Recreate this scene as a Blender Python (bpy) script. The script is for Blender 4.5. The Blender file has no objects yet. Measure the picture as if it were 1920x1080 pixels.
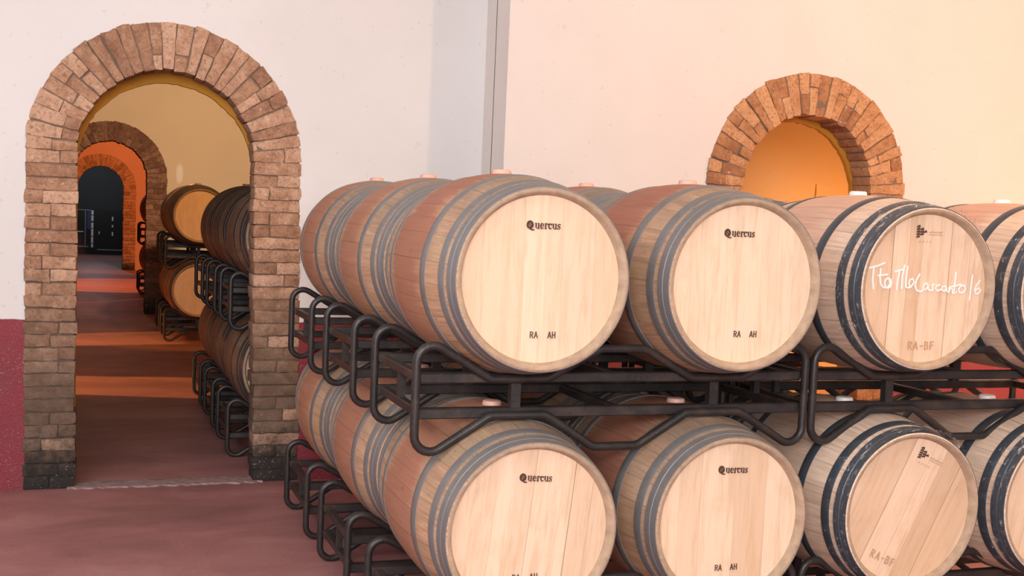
import bpy, bmesh, math, random
from mathutils import Vector, Matrix
PI = math.pi
sc = bpy.context.scene
COL = sc.collection

# ------------------------------------------------------------------ camera
F_PX, PPY = 2204.0, 587.9
YAW, PITCH, ROLL = 0.3494, -0.0831, 0.0437
CAM = Vector((-1.0326, -3.7895, 0.6428))
fwd = Vector((math.sin(YAW)*math.cos(PITCH), math.cos(YAW)*math.cos(PITCH), math.sin(PITCH)))
rgt = Vector((math.cos(YAW), -math.sin(YAW), 0)); upv = rgt.cross(fwd)
r2 = rgt*math.cos(ROLL) + upv*math.sin(ROLL); u2 = upv*math.cos(ROLL) - rgt*math.sin(ROLL)
cd = bpy.data.cameras.new('camera'); cam = bpy.data.objects.new('camera', cd); COL.objects.link(cam)
cd.sensor_fit = 'HORIZONTAL'; cd.sensor_width = 36; cd.lens = F_PX*36/1920
cd.shift_y = (PPY-540)/1920
cd.clip_start = 0.05; cd.clip_end = 200
m = Matrix((r2, u2, -fwd)).transposed().to_4x4(); m.translation = CAM
cam.matrix_world = m
sc.camera = cam

# ------------------------------------------------------------------ world, exposure, lights
w = bpy.data.worlds.new('world'); sc.world = w; w.use_nodes = True
w.node_tree.nodes['Background'].inputs[0].default_value = (0.90, 0.94, 1.0, 1)
w.node_tree.nodes['Background'].inputs[1].default_value = 0.55
sc.view_settings.view_transform = 'Standard'; sc.view_settings.look = 'None'
sc.view_settings.gamma = 1; sc.view_settings.use_curve_mapping = False
sc.view_settings.exposure = 0.0

def light(name, kind, loc, energy, color, target=None, **kw):
    d = bpy.data.lights.new(name, kind); d.energy = energy; d.color = color
    for k, v in kw.items(): setattr(d, k, v)
    o = bpy.data.objects.new(name, d); COL.objects.link(o); o.location = loc
    if target is not None:
        o.rotation_euler = (Vector(target)-Vector(loc)).to_track_quat('-Z', 'Y').to_euler()
    return o
# daylight from the wide opening behind the camera
light('daylight', 'AREA', (-2.0, -7.5, 2.2), 560, (0.98, 0.97, 1.0), (0.2, 2.5, 0.3), shape='RECTANGLE', size=4.5, size_y=2.6)
light('ceiling_panel', 'AREA', (-3.4, -1.6, 3.2), 125, (0.97, 0.97, 1.0), (0.0, 0.9, -0.3), shape='RECTANGLE', size=2.4, size_y=1.6)  # added fill from upper left, brightens floor and barrel sides
# warm ceiling lamp of the cellar, to the right
light('ceiling_lamp', 'POINT', (4.3, -0.8, 3.0), 250, (1.0, 0.635, 0.37), shadow_soft_size=0.10)
# lamps and added fill lights of the rooms behind the arches
light('corridor_spot', 'SPOT', (0.6, 8.6, 2.3), 680, (1.0, 0.66, 0.39), (-0.15, 13.5, 1.35), spot_size=1.0, spot_blend=0.6, shadow_soft_size=0.08)
light('side_lamp', 'POINT', (-8.0, 8.7, 1.2), 5000, (1.0, 0.42, 0.11), shadow_soft_size=0.05)
light('cross_aisle_lamp', 'SPOT', (0.7, 7.4, 1.9), 190, (1.0, 0.44, 0.08), (0.2, 9.9, 0.0), spot_size=0.75, spot_blend=0.4, shadow_soft_size=0.05)  # extra spot added to light the far barrel heads
light('far_room_lamp', 'SPOT', (0.4, 18.5, 2.3), 900, (1.0, 0.37, 0.15), (-0.2, 24.2, 1.2), spot_size=1.1, spot_blend=0.5, shadow_soft_size=0.1)
light('far_floor_lamp', 'SPOT', (-1.6, 19.0, 2.6), 700, (1.0, 0.25, 0.03), (-0.6, 19.2, -1.0), spot_size=0.95, spot_blend=0.15, shadow_soft_size=0.05)
light('alcove_lamp', 'POINT', (4.9, 3.75, 0.2), 58, (1.0, 0.55, 0.27), shadow_soft_size=0.15)
light('right_corner_lamp', 'POINT', (6.0, 1.3, 0.3), 90, (1.0, 0.45, 0.16), shadow_soft_size=0.1)
light('gate_lamp', 'POINT', (-0.9, 29.5, 1.6), 60, (0.85, 0.92, 1.0), shadow_soft_size=0.1)  # added fill so the gate frame shows in the black room

# ------------------------------------------------------------------ material helpers
class NT:
    def __init__(s, name):
        s.m = bpy.data.materials.new(name); s.m.use_nodes = True
        s.t = s.m.node_tree; s.n = s.t.nodes; s.l = s.t.links
        s.b = s.n['Principled BSDF']; s._tc = None
    def new(s, k, **kw):
        x = s.n.new(k)
        for a, v in kw.items(): setattr(x, a, v)
        return x
    def put(s, sock, v):
        if v is None: return
        if hasattr(v, 'is_linked'): s.l.new(v, sock)
        elif isinstance(v, (tuple, list)) and len(v) == 3 and sock.type == 'RGBA': sock.default_value = (*v, 1)
        else: sock.default_value = v
    def tc(s, w='Object'):
        if s._tc is None: s._tc = s.new('ShaderNodeTexCoord')
        return s._tc.outputs[w]
    def xyz(s, v=None):
        x = s.new('ShaderNodeSeparateXYZ'); s.put(x.inputs[0], v or s.tc()); return x.outputs
    def comb(s, a, b, c):
        x = s.new('ShaderNodeCombineXYZ')
        for i, v in enumerate((a, b, c)): s.put(x.inputs[i], v)
        return x.outputs[0]
    def math(s, op, a, b=None, c=None, clamp=False):
        x = s.new('ShaderNodeMath', operation=op); x.use_clamp = clamp
        for i, v in enumerate((a, b, c)): s.put(x.inputs[i], v)
        return x.outputs[0]
    def noise(s, vec=None, scale=5, detail=4, rough=0.55, dist=0.0):
        x = s.new('ShaderNodeTexNoise'); s.put(x.inputs['Vector'], vec or s.tc())
        s.put(x.inputs['Scale'], scale); s.put(x.inputs['Detail'], detail); s.put(x.inputs['Roughness'], rough)
        s.put(x.inputs['Distortion'], dist); return x.outputs['Fac']
    def white(s, v, dim='1D'):
        x = s.new('ShaderNodeTexWhiteNoise', noise_dimensions=dim)
        s.put(x.inputs['W' if dim == '1D' else 'Vector'], v); return x.outputs['Value']
    def scale(s, vec, sx, sy, sz):
        x = s.new('ShaderNodeVectorMath', operation='MULTIPLY'); s.put(x.inputs[0], vec); x.inputs[1].default_value = (sx, sy, sz)
        return x.outputs[0]
    def add(s, vec, v2):
        x = s.new('ShaderNodeVectorMath', operation='ADD'); s.put(x.inputs[0], vec); s.put(x.inputs[1], v2); return x.outputs[0]
    def step(s, v, a, b, lo=0.0, hi=1.0):
        x = s.new('ShaderNodeMapRange', interpolation_type='SMOOTHSTEP'); s.put(x.inputs[0], v)
        for i, q in enumerate((a, b, lo, hi)): s.put(x.inputs[i+1], q)
        return x.outputs[0]
    def mix(s, f, a, b, mode='MIX'):
        x = s.new('ShaderNodeMix', data_type='RGBA', blend_type=mode)
        s.put(x.inputs[0], f); s.put(x.inputs[6], a); s.put(x.inputs[7], b); return x.outputs[2]
    def ramp(s, f, *stops):
        x = s.new('ShaderNodeValToRGB'); s.put(x.inputs[0], f); e = x.color_ramp.elements
        while len(e) < len(stops): e.new(0.5)
        for q, (p, c) in zip(e, stops): q.position = p; q.color = (*c, 1)
        return x.outputs[0]
    def bump(s, h, strength=0.3, dist=0.01):
        x = s.new('ShaderNodeBump'); s.put(x.inputs['Height'], h); x.inputs['Strength'].default_value = strength
        x.inputs['Distance'].default_value = dist; s.l.new(x.outputs[0], s.b.inputs['Normal'])
    def out(s, color=None, rough=0.6, metal=0.0, spec=None):
        s.put(s.b.inputs['Base Color'], color); s.put(s.b.inputs['Roughness'], rough); s.put(s.b.inputs['Metallic'], metal)
        if spec is not None: s.b.inputs['Specular IOR Level'].default_value = spec
        return s.m
    def params(s):      # the object's own colour holds (seed, stain, greyness)
        x = s.new('ShaderNodeObjectInfo'); y = s.new('ShaderNodeSeparateColor'); s.l.new(x.outputs['Color'], y.inputs[0])
        return y.outputs

def mat_plain(name, c, rough=0.5, metal=0.0, var=0.15, scale=8):
    t = NT(name); n = t.noise(scale=scale)
    return t.out(t.mix(n, tuple(v*(1-var) for v in c), tuple(min(1, v*(1+var)) for v in c)), rough, metal)

def mat_staves(name, base, base2, stain, grey, hoopdirt):
    t = NT(name); p = t.params(); x, y, z = t.xyz()
    ang = t.math('ARCTAN2', x, z)
    u = t.math('MULTIPLY_ADD', ang, 30/(2*PI), t.math('MULTIPLY', p[0], 37.0))
    u2 = t.math('ADD', u, t.math('MULTIPLY', t.math('SINE', t.math('MULTIPLY', u, 1.7)), 0.22))
    idx = t.math('FLOOR', u2); fr = t.math('FRACT', u2)
    wn = t.white(t.math('ADD', idx, t.math('MULTIPLY', p[0], 91.0)))
    gv = t.comb(t.math('MULTIPLY', ang, 14.0), t.math('MULTIPLY', y, 2.2), t.math('MULTIPLY', p[0], 50.0))
    grain = t.noise(gv, 2.2, 6, 0.65)
    fine = t.noise(t.comb(t.math('MULTIPLY', ang, 60.0), t.math('MULTIPLY', y, 4.0), p[0]), 2.0, 3, 0.6)
    blot = t.noise(t.add(t.tc(), t.comb(t.math('MULTIPLY', p[0], 31.0), 0.0, 0.0)), 5.5, 4, 0.6)
    c = t.mix(wn, base, base2)
    c = t.mix(t.step(grain, 0.38, 0.72, 0.0, 0.75), c, tuple(v*0.66 for v in base2))
    pale = t.noise(t.comb(t.math('MULTIPLY', ang, 9.0), t.math('MULTIPLY', y, 1.4), t.math('MULTIPLY', p[0], 77.0)), 2.0, 4, 0.6)
    c = t.mix(t.step(pale, 0.5, 0.72, 0.0, 0.6), c, tuple(min(1, v*1.22) for v in base))
    c = t.mix(t.math('MULTIPLY', t.step(t.white(t.math('ADD', idx, 7.7)), 0.6, 0.9, 0.0, 0.5), p[2]), c, (0.46, 0.34, 0.17))
    ay = t.math('ABSOLUTE', y)
    edge = t.math('ADD', t.math('ADD', ay, t.math('MULTIPLY', t.math('SUBTRACT', wn, 0.5), 0.10)), t.math('MULTIPLY', t.math('SUBTRACT', grain, 0.5), 0.28))
    s1 = t.step(edge, 0.12, 0.26, 1.0, 0.0)
    # wine runs strongest around the bung at the top, fades below the belly
    s2 = t.step(z, -0.36, 0.15, 0.55, 1.0)
    st = t.math('MULTIPLY', t.math('MULTIPLY', s1, s2), t.math('MULTIPLY', p[1], t.step(grain, 0.2, 0.7, 1.0, 0.75)))
    c = t.mix(st, c, t.mix(blot, stain, tuple(v*0.72 for v in stain)))
    gm = t.math('MULTIPLY', t.math('MULTIPLY', t.step(z, -0.05, 0.34, 0.10, 1.0), t.step(ay, 0.12, 0.30)), t.math('MULTIPLY', p[2], t.step(blot, 0.28, 0.6, 0.35, 1.0)))
    c = t.mix(gm, c, t.mix(grain, grey, tuple(v*0.55 for v in grey)))
    c = t.mix(t.step(fine, 0.45, 0.8, 0.0, 0.25), c, tuple(v*0.6 for v in base2))
    spot = t.step(t.noise(scale=38, detail=2), 0.68, 0.76)
    c = t.mix(t.math('MULTIPLY', spot, t.math('MULTIPLY', p[2], 0.6)), c, (0.06, 0.045, 0.035))
    gap = t.math('MAXIMUM', t.step(fr, 0.0, 0.035, 1.0, 0.0), t.step(fr, 0.965, 1.0))
    c = t.mix(t.math('MULTIPLY', gap, 0.36), c, (0.09, 0.055, 0.035))
    t.bump(t.math('SUBTRACT', t.math('MULTIPLY', fine, 0.4), gap), 0.35, 0.002)
    return t.out(c, 0.62, spec=0.3)

def mat_head(name, pale, mid, dark, line):
    t = NT(name); p = t.params(); x, y, z = t.xyz()
    u = t.math('MULTIPLY_ADD', x, 11.0, t.math('MULTIPLY', p[0], 23.0))
    u = t.math('ADD', u, t.math('MULTIPLY', t.math('SINE', t.math('MULTIPLY', u, 1.9)), 0.3))
    idx = t.math('FLOOR', u); fr = t.math('FRACT', u)
    wn = t.white(t.math('ADD', idx, t.math('MULTIPLY', p[0], 57.0)))
    off = t.math('MULTIPLY', t.math('ADD', wn, p[0]), 40.0)
    gv = t.comb(t.math('ADD', t.math('MULTIPLY', x, 26.0), off), off, t.math('MULTIPLY', z, 2.4))
    grain = t.noise(gv, 1.6, 6, 0.62, 0.6)
    fine = t.noise(t.comb(t.math('MULTIPLY', x, 160.0), off, t.math('MULTIPLY', z, 9.0)), 1.0, 2, 0.5)
    blot = t.noise(t.add(t.tc(), t.comb(off, 0.0, 0.0)), 7.0, 4, 0.6)
    c = t.ramp(wn, (0.0, mid), (0.35, pale), (0.6, tuple(min(.9, v*1.05) for v in pale)), (0.8, pale), (1.0, tuple(v*.93 for v in mid)))
    c = t.mix(t.step(grain, 0.42, 0.78, 0.0, 0.55), c, dark)
    c = t.mix(t.step(blot, 0.5, 0.8, 0.0, 0.35), c, dark)
    c = t.mix(t.step(fine, 0.55, 0.75, 0.0, 0.22), c, dark)
    gap = t.math('MAXIMUM', t.step(fr, 0.0, 0.03, 1.0, 0.0), t.step(fr, 0.97, 1.0))
    c = t.mix(t.math('MULTIPLY', gap, t.math('MULTIPLY', line, t.step(t.white(t.math('ADD', idx, 3.3)), 0.3, 0.9))), c, tuple(v*0.45 for v in dark))
    t.bump(t.math('SUBTRACT', fine, gap), 0.12, 0.002)
    return t.out(c, 0.58, spec=0.3)

def mat_hoop(name, a, b, rust, rough=0.42):
    t = NT(name); n = t.noise(scale=16, detail=5); n2 = t.noise(scale=60, detail=3)
    c = t.mix(n, a, b)
    c = t.mix(t.step(n2, 0.55, 0.72, 0.0, 0.6), c, rust)
    n3 = t.noise(t.add(t.tc(), t.comb(t.params()[0], 0.0, 0.0)), 6, 4, 0.6)
    c = t.mix(t.step(n3, 0.5, 0.7, 0.0, 0.5), c, rust)
    t.bump(n2, 0.12, 0.003)
    return t.out(c, t.math('MULTIPLY_ADD', n, 0.25, rough-0.1), 0.35)

def mat_iron(name='black_iron'):
    t = NT(name); n = t.noise(scale=9, detail=6, rough=0.65); n2 = t.noise(scale=70, detail=4)
    c = t.ramp(n, (0.3, (0.020, 0.018, 0.018)), (0.55, (0.042, 0.034, 0.031)), (0.75, (0.085, 0.055, 0.040)))
    c = t.mix(t.step(n2, 0.6, 0.75, 0.0, 0.5), c, (0.11, 0.085, 0.07))
    t.bump(n2, 0.25, 0.002)
    return t.out(c, t.math('MULTIPLY_ADD', n2, 0.4, 0.22), 0.25)

def mat_plaster(name, col, dado=None, dado_z=-0.04, patch=None):
    t = NT(name); x, y, z = t.xyz(t.tc('Object')); n = t.noise(scale=1.3, detail=5); n2 = t.noise(scale=9, detail=6, rough=0.65); n3 = t.noise(scale=170, detail=3)
    c = t.mix(t.step(n, 0.3, 0.75, 0.0, 1.0), col, tuple(v*0.94 for v in col))
    pit = t.step(t.noise(scale=26, detail=1), 0.735, 0.76)
    c = t.mix(t.math('MULTIPLY', pit, 0.35), c, tuple(v*0.72 for v in col))
    h = t.math('MULTIPLY', n2, 0.6)
    if patch:
        px, pz, sx, sz = patch
        d = t.math('ADD', t.math('POWER', t.math('DIVIDE', t.math('SUBTRACT', x, px), sx), 2.0), t.math('POWER', t.math('DIVIDE', t.math('SUBTRACT', z, pz), sz), 2.0))
        c = t.mix(t.step(t.math('ADD', d, n2), 0.7, 1.5, 0.8, 0.0), c, (0.9, 0.86, 0.8))
    if dado:
        zz = t.math('ADD', z, t.math('MULTIPLY', t.math('SUBTRACT', n2, 0.5), 0.012))
        f = t.step(zz, dado_z-0.003, dado_z+0.003, 1.0, 0.0)
        wear = t.step(t.noise(scale=5, detail=6), 0.5, 0.8, 0.0, 0.5)
        dc = t.mix(wear, dado, tuple(v*0.55+0.02 for v in dado))
        speck = t.math('MULTIPLY', t.step(t.noise(scale=150, detail=2), 0.63, 0.74), t.step(t.noise(scale=4, detail=3), 0.35, 0.6))
        dc = t.mix(t.math('MULTIPLY', speck, 0.55), dc, (0.75, 0.55, 0.52))
        c = t.mix(f, c, dc)
        t.bump(t.math('ADD', h, t.math('MULTIPLY', t.math('MULTIPLY', n3, f), 2.5)), 0.35, 0.006)
        return t.out(c, t.math('MULTIPLY_ADD', f, -0.4, 0.85))
    t.bump(h, 0.3, 0.005)
    return t.out(c, 0.85)

def mat_brick(name, dirt_z0, dirt_z1, light_c, mid_c, dark_c):
    t = NT(name); x, y, z = t.xyz()
    a = t.new('ShaderNodeAttribute', attribute_name='tint'); sep = t.new('ShaderNodeSeparateColor'); t.l.new(a.outputs['Color'], sep.inputs[0])
    v = sep.outputs[0]; mort = sep.outputs[1]
    n = t.noise(scale=14, detail=6, rough=0.7); n2 = t.noise(scale=60, detail=5, rough=0.7); n3 = t.noise(scale=3.2, detail=5, rough=0.6)
    k = t.math('ADD', t.math('MULTIPLY', v, 0.60), t.math('MULTIPLY', t.step(n, 0.28, 0.72), 0.45))
    c = t.ramp(k, (0.15, dark_c), (0.5, mid_c), (0.85, light_c))
    c = t.mix(t.step(n2, 0.48, 0.68, 0.0, 0.65), c, tuple(q*0.6 for q in dark_c))
    c = t.mix(t.step(t.noise(scale=33, detail=4), 0.62, 0.74, 0.0, 0.5), c, (0.75, 0.62, 0.48))
    c = t.mix(mort, c, t.mix(n2, (0.10, 0.062, 0.042), (0.30, 0.20, 0.14)))
    # soot and damp climbing from the floor, with a ragged edge
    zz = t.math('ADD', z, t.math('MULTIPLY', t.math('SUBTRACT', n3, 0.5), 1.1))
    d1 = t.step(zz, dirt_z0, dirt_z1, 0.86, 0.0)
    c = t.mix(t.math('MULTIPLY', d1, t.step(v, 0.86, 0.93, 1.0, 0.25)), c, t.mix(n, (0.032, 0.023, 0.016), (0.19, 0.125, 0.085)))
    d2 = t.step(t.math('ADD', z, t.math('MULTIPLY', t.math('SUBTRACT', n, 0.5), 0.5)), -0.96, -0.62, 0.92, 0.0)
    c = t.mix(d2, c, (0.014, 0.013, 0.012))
    lime = t.math('MULTIPLY', t.step(n2, 0.60, 0.68), t.math('MULTIPLY', d1, t.step(n3, 0.45, 0.6)))
    c = t.mix(t.math('MULTIPLY', lime, 0.7), c, (0.60, 0.50, 0.42))
    t.bump(t.math('ADD', t.math('MULTIPLY', n, 1.0), t.math('MULTIPLY', n2, 0.8)), 0.75, 0.010)
    return t.out(c, 0.88)

def mat_floor():
    t = NT('red_painted_concrete'); x, y, z = t.xyz()
    sv = t.scale(t.tc(), 0.8, 1.6, 1.0)
    n = t.noise(sv, 1.5, 6, 0.62, 0.4); n2 = t.noise(t.scale(t.tc(), 2.0, 5, 1), 3.0, 8, 0.72); n3 = t.noise(scale=55, detail=4)
    c = t.ramp(n, (0.30, (0.21, 0.094, 0.090)), (0.52, (0.33, 0.142, 0.136)), (0.68, (0.40, 0.195, 0.180)))
    c = t.mix(t.step(n2, 0.5, 0.78, 0.0, 0.45), c, (0.33, 0.21, 0.195))
    c = t.mix(t.step(n2, 0.2, 0.42, 0.5, 0.0), c, (0.16, 0.066, 0.064))
    c = t.mix(t.step(n3, 0.6, 0.75, 0.0, 0.25), c, (0.09, 0.05, 0.05))
    t.bump(t.math('ADD', n3, t.math('MULTIPLY', n2, 1.2)), 0.22, 0.006)
    return t.out(c, t.math('MULTIPLY_ADD', n2, 0.3, 0.40))

def mat_film():
    t = NT('clear_wrap'); t.n.remove(t.b)
    n = t.noise(t.scale(t.tc(), 1, 2.5, 1), 26, 5, 0.7, 1.2)
    bp = t.new('ShaderNodeBump'); t.put(bp.inputs['Height'], n); bp.inputs['Strength'].default_value = 1.0; bp.inputs['Distance'].default_value = 0.02
    g = t.new('ShaderNodeBsdfGlossy'); g.inputs['Roughness'].default_value = 0.08; t.l.new(bp.outputs[0], g.inputs['Normal'])
    d = t.new('ShaderNodeBsdfDiffuse'); d.inputs[0].default_value = (0.9, 0.9, 0.9, 1)
    tr = t.new('ShaderNodeBsdfTransparent')
    m1 = t.new('ShaderNodeMixShader'); m1.inputs[0].default_value = 0.35; t.l.new(g.outputs[0], m1.inputs[1]); t.l.new(d.outputs[0], m1.inputs[2])
    m2 = t.new('ShaderNodeMixShader'); t.put(m2.inputs[0], t.step(n, 0.53, 0.69, 0.03, 0.55)); t.l.new(tr.outputs[0], m2.inputs[1]); t.l.new(m1.outputs[0], m2.inputs[2])
    t.l.new(m2.outputs[0], t.n['Material Output'].inputs[0])
    return t.m

M = dict(
    staves_old=mat_staves('stained_oak_staves', (0.60, 0.385, 0.245), (0.50, 0.295, 0.175), (0.36, 0.125, 0.080), (0.26, 0.215, 0.165), 0.5),
    staves_new=mat_staves('new_oak_staves', (0.80, 0.61, 0.46), (0.73, 0.53, 0.385), (0.58, 0.27, 0.19), (0.34, 0.29, 0.24), 0.2),
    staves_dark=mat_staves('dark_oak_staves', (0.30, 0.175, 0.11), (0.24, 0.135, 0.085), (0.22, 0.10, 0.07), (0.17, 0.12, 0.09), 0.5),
    head_pale=mat_head('pale_oak_head', (0.80, 0.60, 0.42), (0.74, 0.515, 0.335), (0.58, 0.37, 0.21), 0.18),
    head_line=mat_head('oak_head_open_joints', (0.80, 0.585, 0.41), (0.70, 0.475, 0.30), (0.52, 0.31, 0.16), 0.8),
    rim=mat_plain('chime_end_grain', (0.40, 0.285, 0.19), 0.8, 0, 0.5, 26),
    hoop_grey=mat_hoop('galvanised_hoop', (0.175, 0.180, 0.190), (0.25, 0.24, 0.225), (0.20, 0.15, 0.11), 0.5),
    hoop_blue=mat_hoop('dark_steel_hoop', (0.055, 0.075, 0.095), (0.075, 0.085, 0.10), (0.12, 0.11, 0.10), 0.36),
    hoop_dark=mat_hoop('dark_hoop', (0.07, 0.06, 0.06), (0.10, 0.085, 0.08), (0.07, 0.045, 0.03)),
    bung=mat_plain('silicone_bung', (0.68, 0.40, 0.31), 0.5, 0, 0.05),
    bung_white=mat_plain('white_bung', (0.85, 0.80, 0.75), 0.4, 0, 0.04),
    ink=mat_plain('branded_ink', (0.085, 0.035, 0.022), 0.8, 0, 0.3, 90),
    ink_faint=mat_plain('faint_brand', (0.52, 0.31, 0.17), 0.8, 0, 0.2, 90),
    chalk=mat_plain('white_chalk', (0.88, 0.84, 0.80), 0.9, 0, 0.06, 120),
    iron=mat_iron(),
    film=mat_film(),
    wall_white=mat_plaster('white_plaster', (0.70, 0.685, 0.67), dado=(0.22, 0.016, 0.028), dado_z=-0.05),
    wall_right=mat_plaster('cream_plaster', (0.72, 0.675, 0.64), dado=(0.30, 0.040, 0.055), dado_z=-0.10),
    wall_cream=mat_plaster('aged_cream_plaster', (0.72, 0.59, 0.43), patch=(0.19, 1.02, 0.06, 0.17)),
    wall_orange=mat_plaster('terracotta_plaster', (0.70, 0.36, 0.20)),
    wall_ochre=mat_plaster('ochre_plaster', (0.72, 0.43, 0.17)),
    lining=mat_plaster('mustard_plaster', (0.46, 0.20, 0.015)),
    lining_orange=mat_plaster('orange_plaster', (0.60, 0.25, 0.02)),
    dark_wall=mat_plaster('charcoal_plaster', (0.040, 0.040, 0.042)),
    ceiling=mat_plaster('ceiling_plaster', (0.70, 0.66, 0.60)),
    brick=mat_brick('old_brick', -0.55, 0.42, (0.58, 0.365, 0.245), (0.42, 0.235, 0.14), (0.25, 0.125, 0.07)),
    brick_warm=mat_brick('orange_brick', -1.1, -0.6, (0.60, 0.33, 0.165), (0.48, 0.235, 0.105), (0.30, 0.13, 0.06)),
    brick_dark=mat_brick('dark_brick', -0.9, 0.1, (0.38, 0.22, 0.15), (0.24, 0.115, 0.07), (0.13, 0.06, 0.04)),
    floor=mat_floor(),
    sill=mat_plain('worn_concrete', (0.30, 0.20, 0.19), 0.85, 0, 0.75, 20),
    black=mat_plain('black_paint', (0.012, 0.012, 0.013), 0.5, 0, 0.2),
    frame_white=mat_plain('white_frame_paint', (0.75, 0.76, 0.74), 0.4, 0, 0.06),
    frame_grey=mat_plain('grey_frame_paint', (0.22, 0.23, 0.23), 0.4, 0, 0.06),
    panel_blue=mat_plain('blue_panel_paint', (0.05, 0.06, 0.16), 0.4, 0, 0.06),
)

# ------------------------------------------------------------------ mesh helpers
def obj(name, bm, mat, parent=None, smooth=None, loc=None):
    bmesh.ops.recalc_face_normals(bm, faces=bm.faces[:])
    me = bpy.data.meshes.new(name); bm.to_mesh(me); bm.free()
    o = bpy.data.objects.new(name, me); COL.objects.link(o)
    if mat: me.materials.append(mat)
    if smooth is not None:
        for p in me.polygons: p.use_smooth = True
        me.set_sharp_from_angle(angle=math.radians(smooth))
    if parent: o.parent = parent
    if loc: o.location = loc
    return o
def box(bm, x0, x1, y0, y1, z0, z1, bevel=0.0):
    ret = bmesh.ops.create_cube(bm, size=1)
    vs = ret['verts']
    for v in vs: v.co = Vector((x0+(v.co.x+.5)*(x1-x0), y0+(v.co.y+.5)*(y1-y0), z0+(v.co.z+.5)*(z1-z0)))
    if bevel:
        es = {e for v in vs for e in v.link_edges}
        bmesh.ops.bevel(bm, geom=list(es), offset=bevel, segments=1, affect='EDGES')
def tube(bm, pts, r, closed=True, seg=12):
    pts = [Vector(p) for p in pts]; n = len(pts); rings = []
    for i, p in enumerate(pts):
        a = pts[(i-1) % n] if closed or i else p; b = pts[(i+1) % n] if closed or i < n-1 else p
        t = (b-a).normalized(); s = Vector((0, 1, 0))
        if abs(t.dot(s)) > .9: s = Vector((1, 0, 0))
        u = t.cross(s).normalized(); v = t.cross(u).normalized()
        rings.append([bm.verts.new(p + (u*math.cos(2*PI*k/seg)+v*math.sin(2*PI*k/seg))*r) for k in range(seg)])
    for i in range(n if closed else n-1):
        A, B = rings[i], rings[(i+1) % n]
        for k in range(seg): bm.faces.new((A[k], A[(k+1) % seg], B[(k+1) % seg], B[k]))
    if not closed:
        bm.faces.new(rings[0]); bm.faces.new(list(reversed(rings[-1])))
def fillet(poly, radii, n=7):      # closed polygon of (x,z) corners with rounded corners
    out = []; N = len(poly)
    for i in range(N):
        p = Vector(poly[i]); a = Vector(poly[i-1])-p; b = Vector(poly[(i+1) % N])-p
        an, bn = a.normalized(), b.normalized(); half = math.acos(max(-1, min(1, an.dot(bn))))/2
        r = radii[i]; d = min(r/math.tan(half), a.length*.49, b.length*.49); r = d*math.tan(half)
        c = p + (an+bn).normalized()*(r/math.sin(half))
        s, e = p+an*d-c, p+bn*d-c; ang = s.angle(e); sg = 1 if s.x*e.y-s.y*e.x > 0 else -1
        for k in range(n+1):
            q = ang*k/n*sg; out.append((c.x+s.x*math.cos(q)-s.y*math.sin(q), c.y+s.x*math.sin(q)+s.y*math.cos(q)))
    return out
def lathe(bm, prof, n=72, close=False):      # profile of (y, r), turned about the Y axis
    rings = []
    for y, r in prof:
        rings.append([bm.verts.new((r*math.sin(2*PI*k/n), y, r*math.cos(2*PI*k/n))) for k in range(n)])
    m_ = len(rings)
    for i in range(m_ if close else m_-1):
        A, B = rings[i], rings[(i+1) % m_]
        for k in range(n): bm.faces.new((A[k], A[(k+1) % n], B[(k+1) % n], B[k]))
    return rings
def extrude_poly(bm, pts, y0, y1):      # closed outline of (x,z)
    f = bm.faces.new([bm.verts.new((x, y0, z)) for x, z in pts])
    r = bmesh.ops.extrude_face_region(bm, geom=[f])
    for v in r['geom']:
        if isinstance(v, bmesh.types.BMVert): v.co.y = y1
    bmesh.ops.triangulate(bm, faces=[q for q in bm.faces if len(q.verts) > 4])
def tag(o, label, cat, group=None):
    o['label'] = label; o['category'] = cat
    if group: o['group'] = group
    return o
def struct(name, bm, mat, **kw):
    o = obj(name, bm, mat, **kw); o['kind'] = 'structure'; return o
def empty(name, loc=(0, 0, 0)):
    o = bpy.data.objects.new(name, None); COL.objects.link(o); o.location = loc; o.empty_display_size = .1; return o
def dup(root):
    r = root.copy(); COL.objects.link(r)
    for ch in list(root.children):
        c = ch.copy(); COL.objects.link(c); c.parent = r
        for g in list(ch.children):
            d = g.copy(); COL.objects.link(d); d.parent = c
    return r

# ------------------------------------------------------------------ the setting
FZ = -1.0155          # floor level
RAMP = 0.05           # the corridor floor rises a little
bm = bmesh.new()
ys = [(-10, FZ), (7.7, FZ), (9.6, FZ+RAMP), (40, FZ+RAMP)]
top = [[bm.verts.new((x, y, z)) for x in (-10, 12)] for y, z in ys]
bot = [[bm.verts.new((x, y, FZ-.2)) for x in (-10, 12)] for y, z in ys]
for i in range(3):
    bm.faces.new((top[i][0], top[i][1], top[i+1][1], top[i+1][0])); bm.faces.new((bot[i][0], bot[i+1][0], bot[i+1][1], bot[i][1]))
    for k in (0, 1): bm.faces.new((top[i][k], top[i+1][k], bot[i+1][k], bot[i][k]))
bm.faces.new((top[0][0], top[0][1], bot[0][1], bot[0][0])); bm.faces.new((top[3][0], top[3][1], bot[3][1], bot[3][0]))
struct('floor', bm, M['floor'])

def arch_pts(xc, zs, r, zf, n=40, lean=0.0):      # from left foot over the crown to right foot
    p = [(xc-r+lean*0.2, zf)]
    p += [(xc-r*math.cos(PI*k/n), zs+r*math.sin(PI*k/n)) for k in range(n+1)]
    p += [(xc+r+lean, zf)]
    return p
def arch_wall(name, x0, x1, z0, z1, y0, y1, arch, mat):
    bm = bmesh.new()
    pts = [(x0, z0)] + arch + [(x1, z0), (x1, z1), (x0, z1)]
    extrude_poly(bm, pts, y0, y1)
    return struct(name, bm, mat)
def plain_wall(name, x0, x1, y0, y1, z0, z1, mat):
    bm = bmesh.new(); box(bm, x0, x1, y0, y1, z0, z1); return struct(name, bm, mat)

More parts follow.
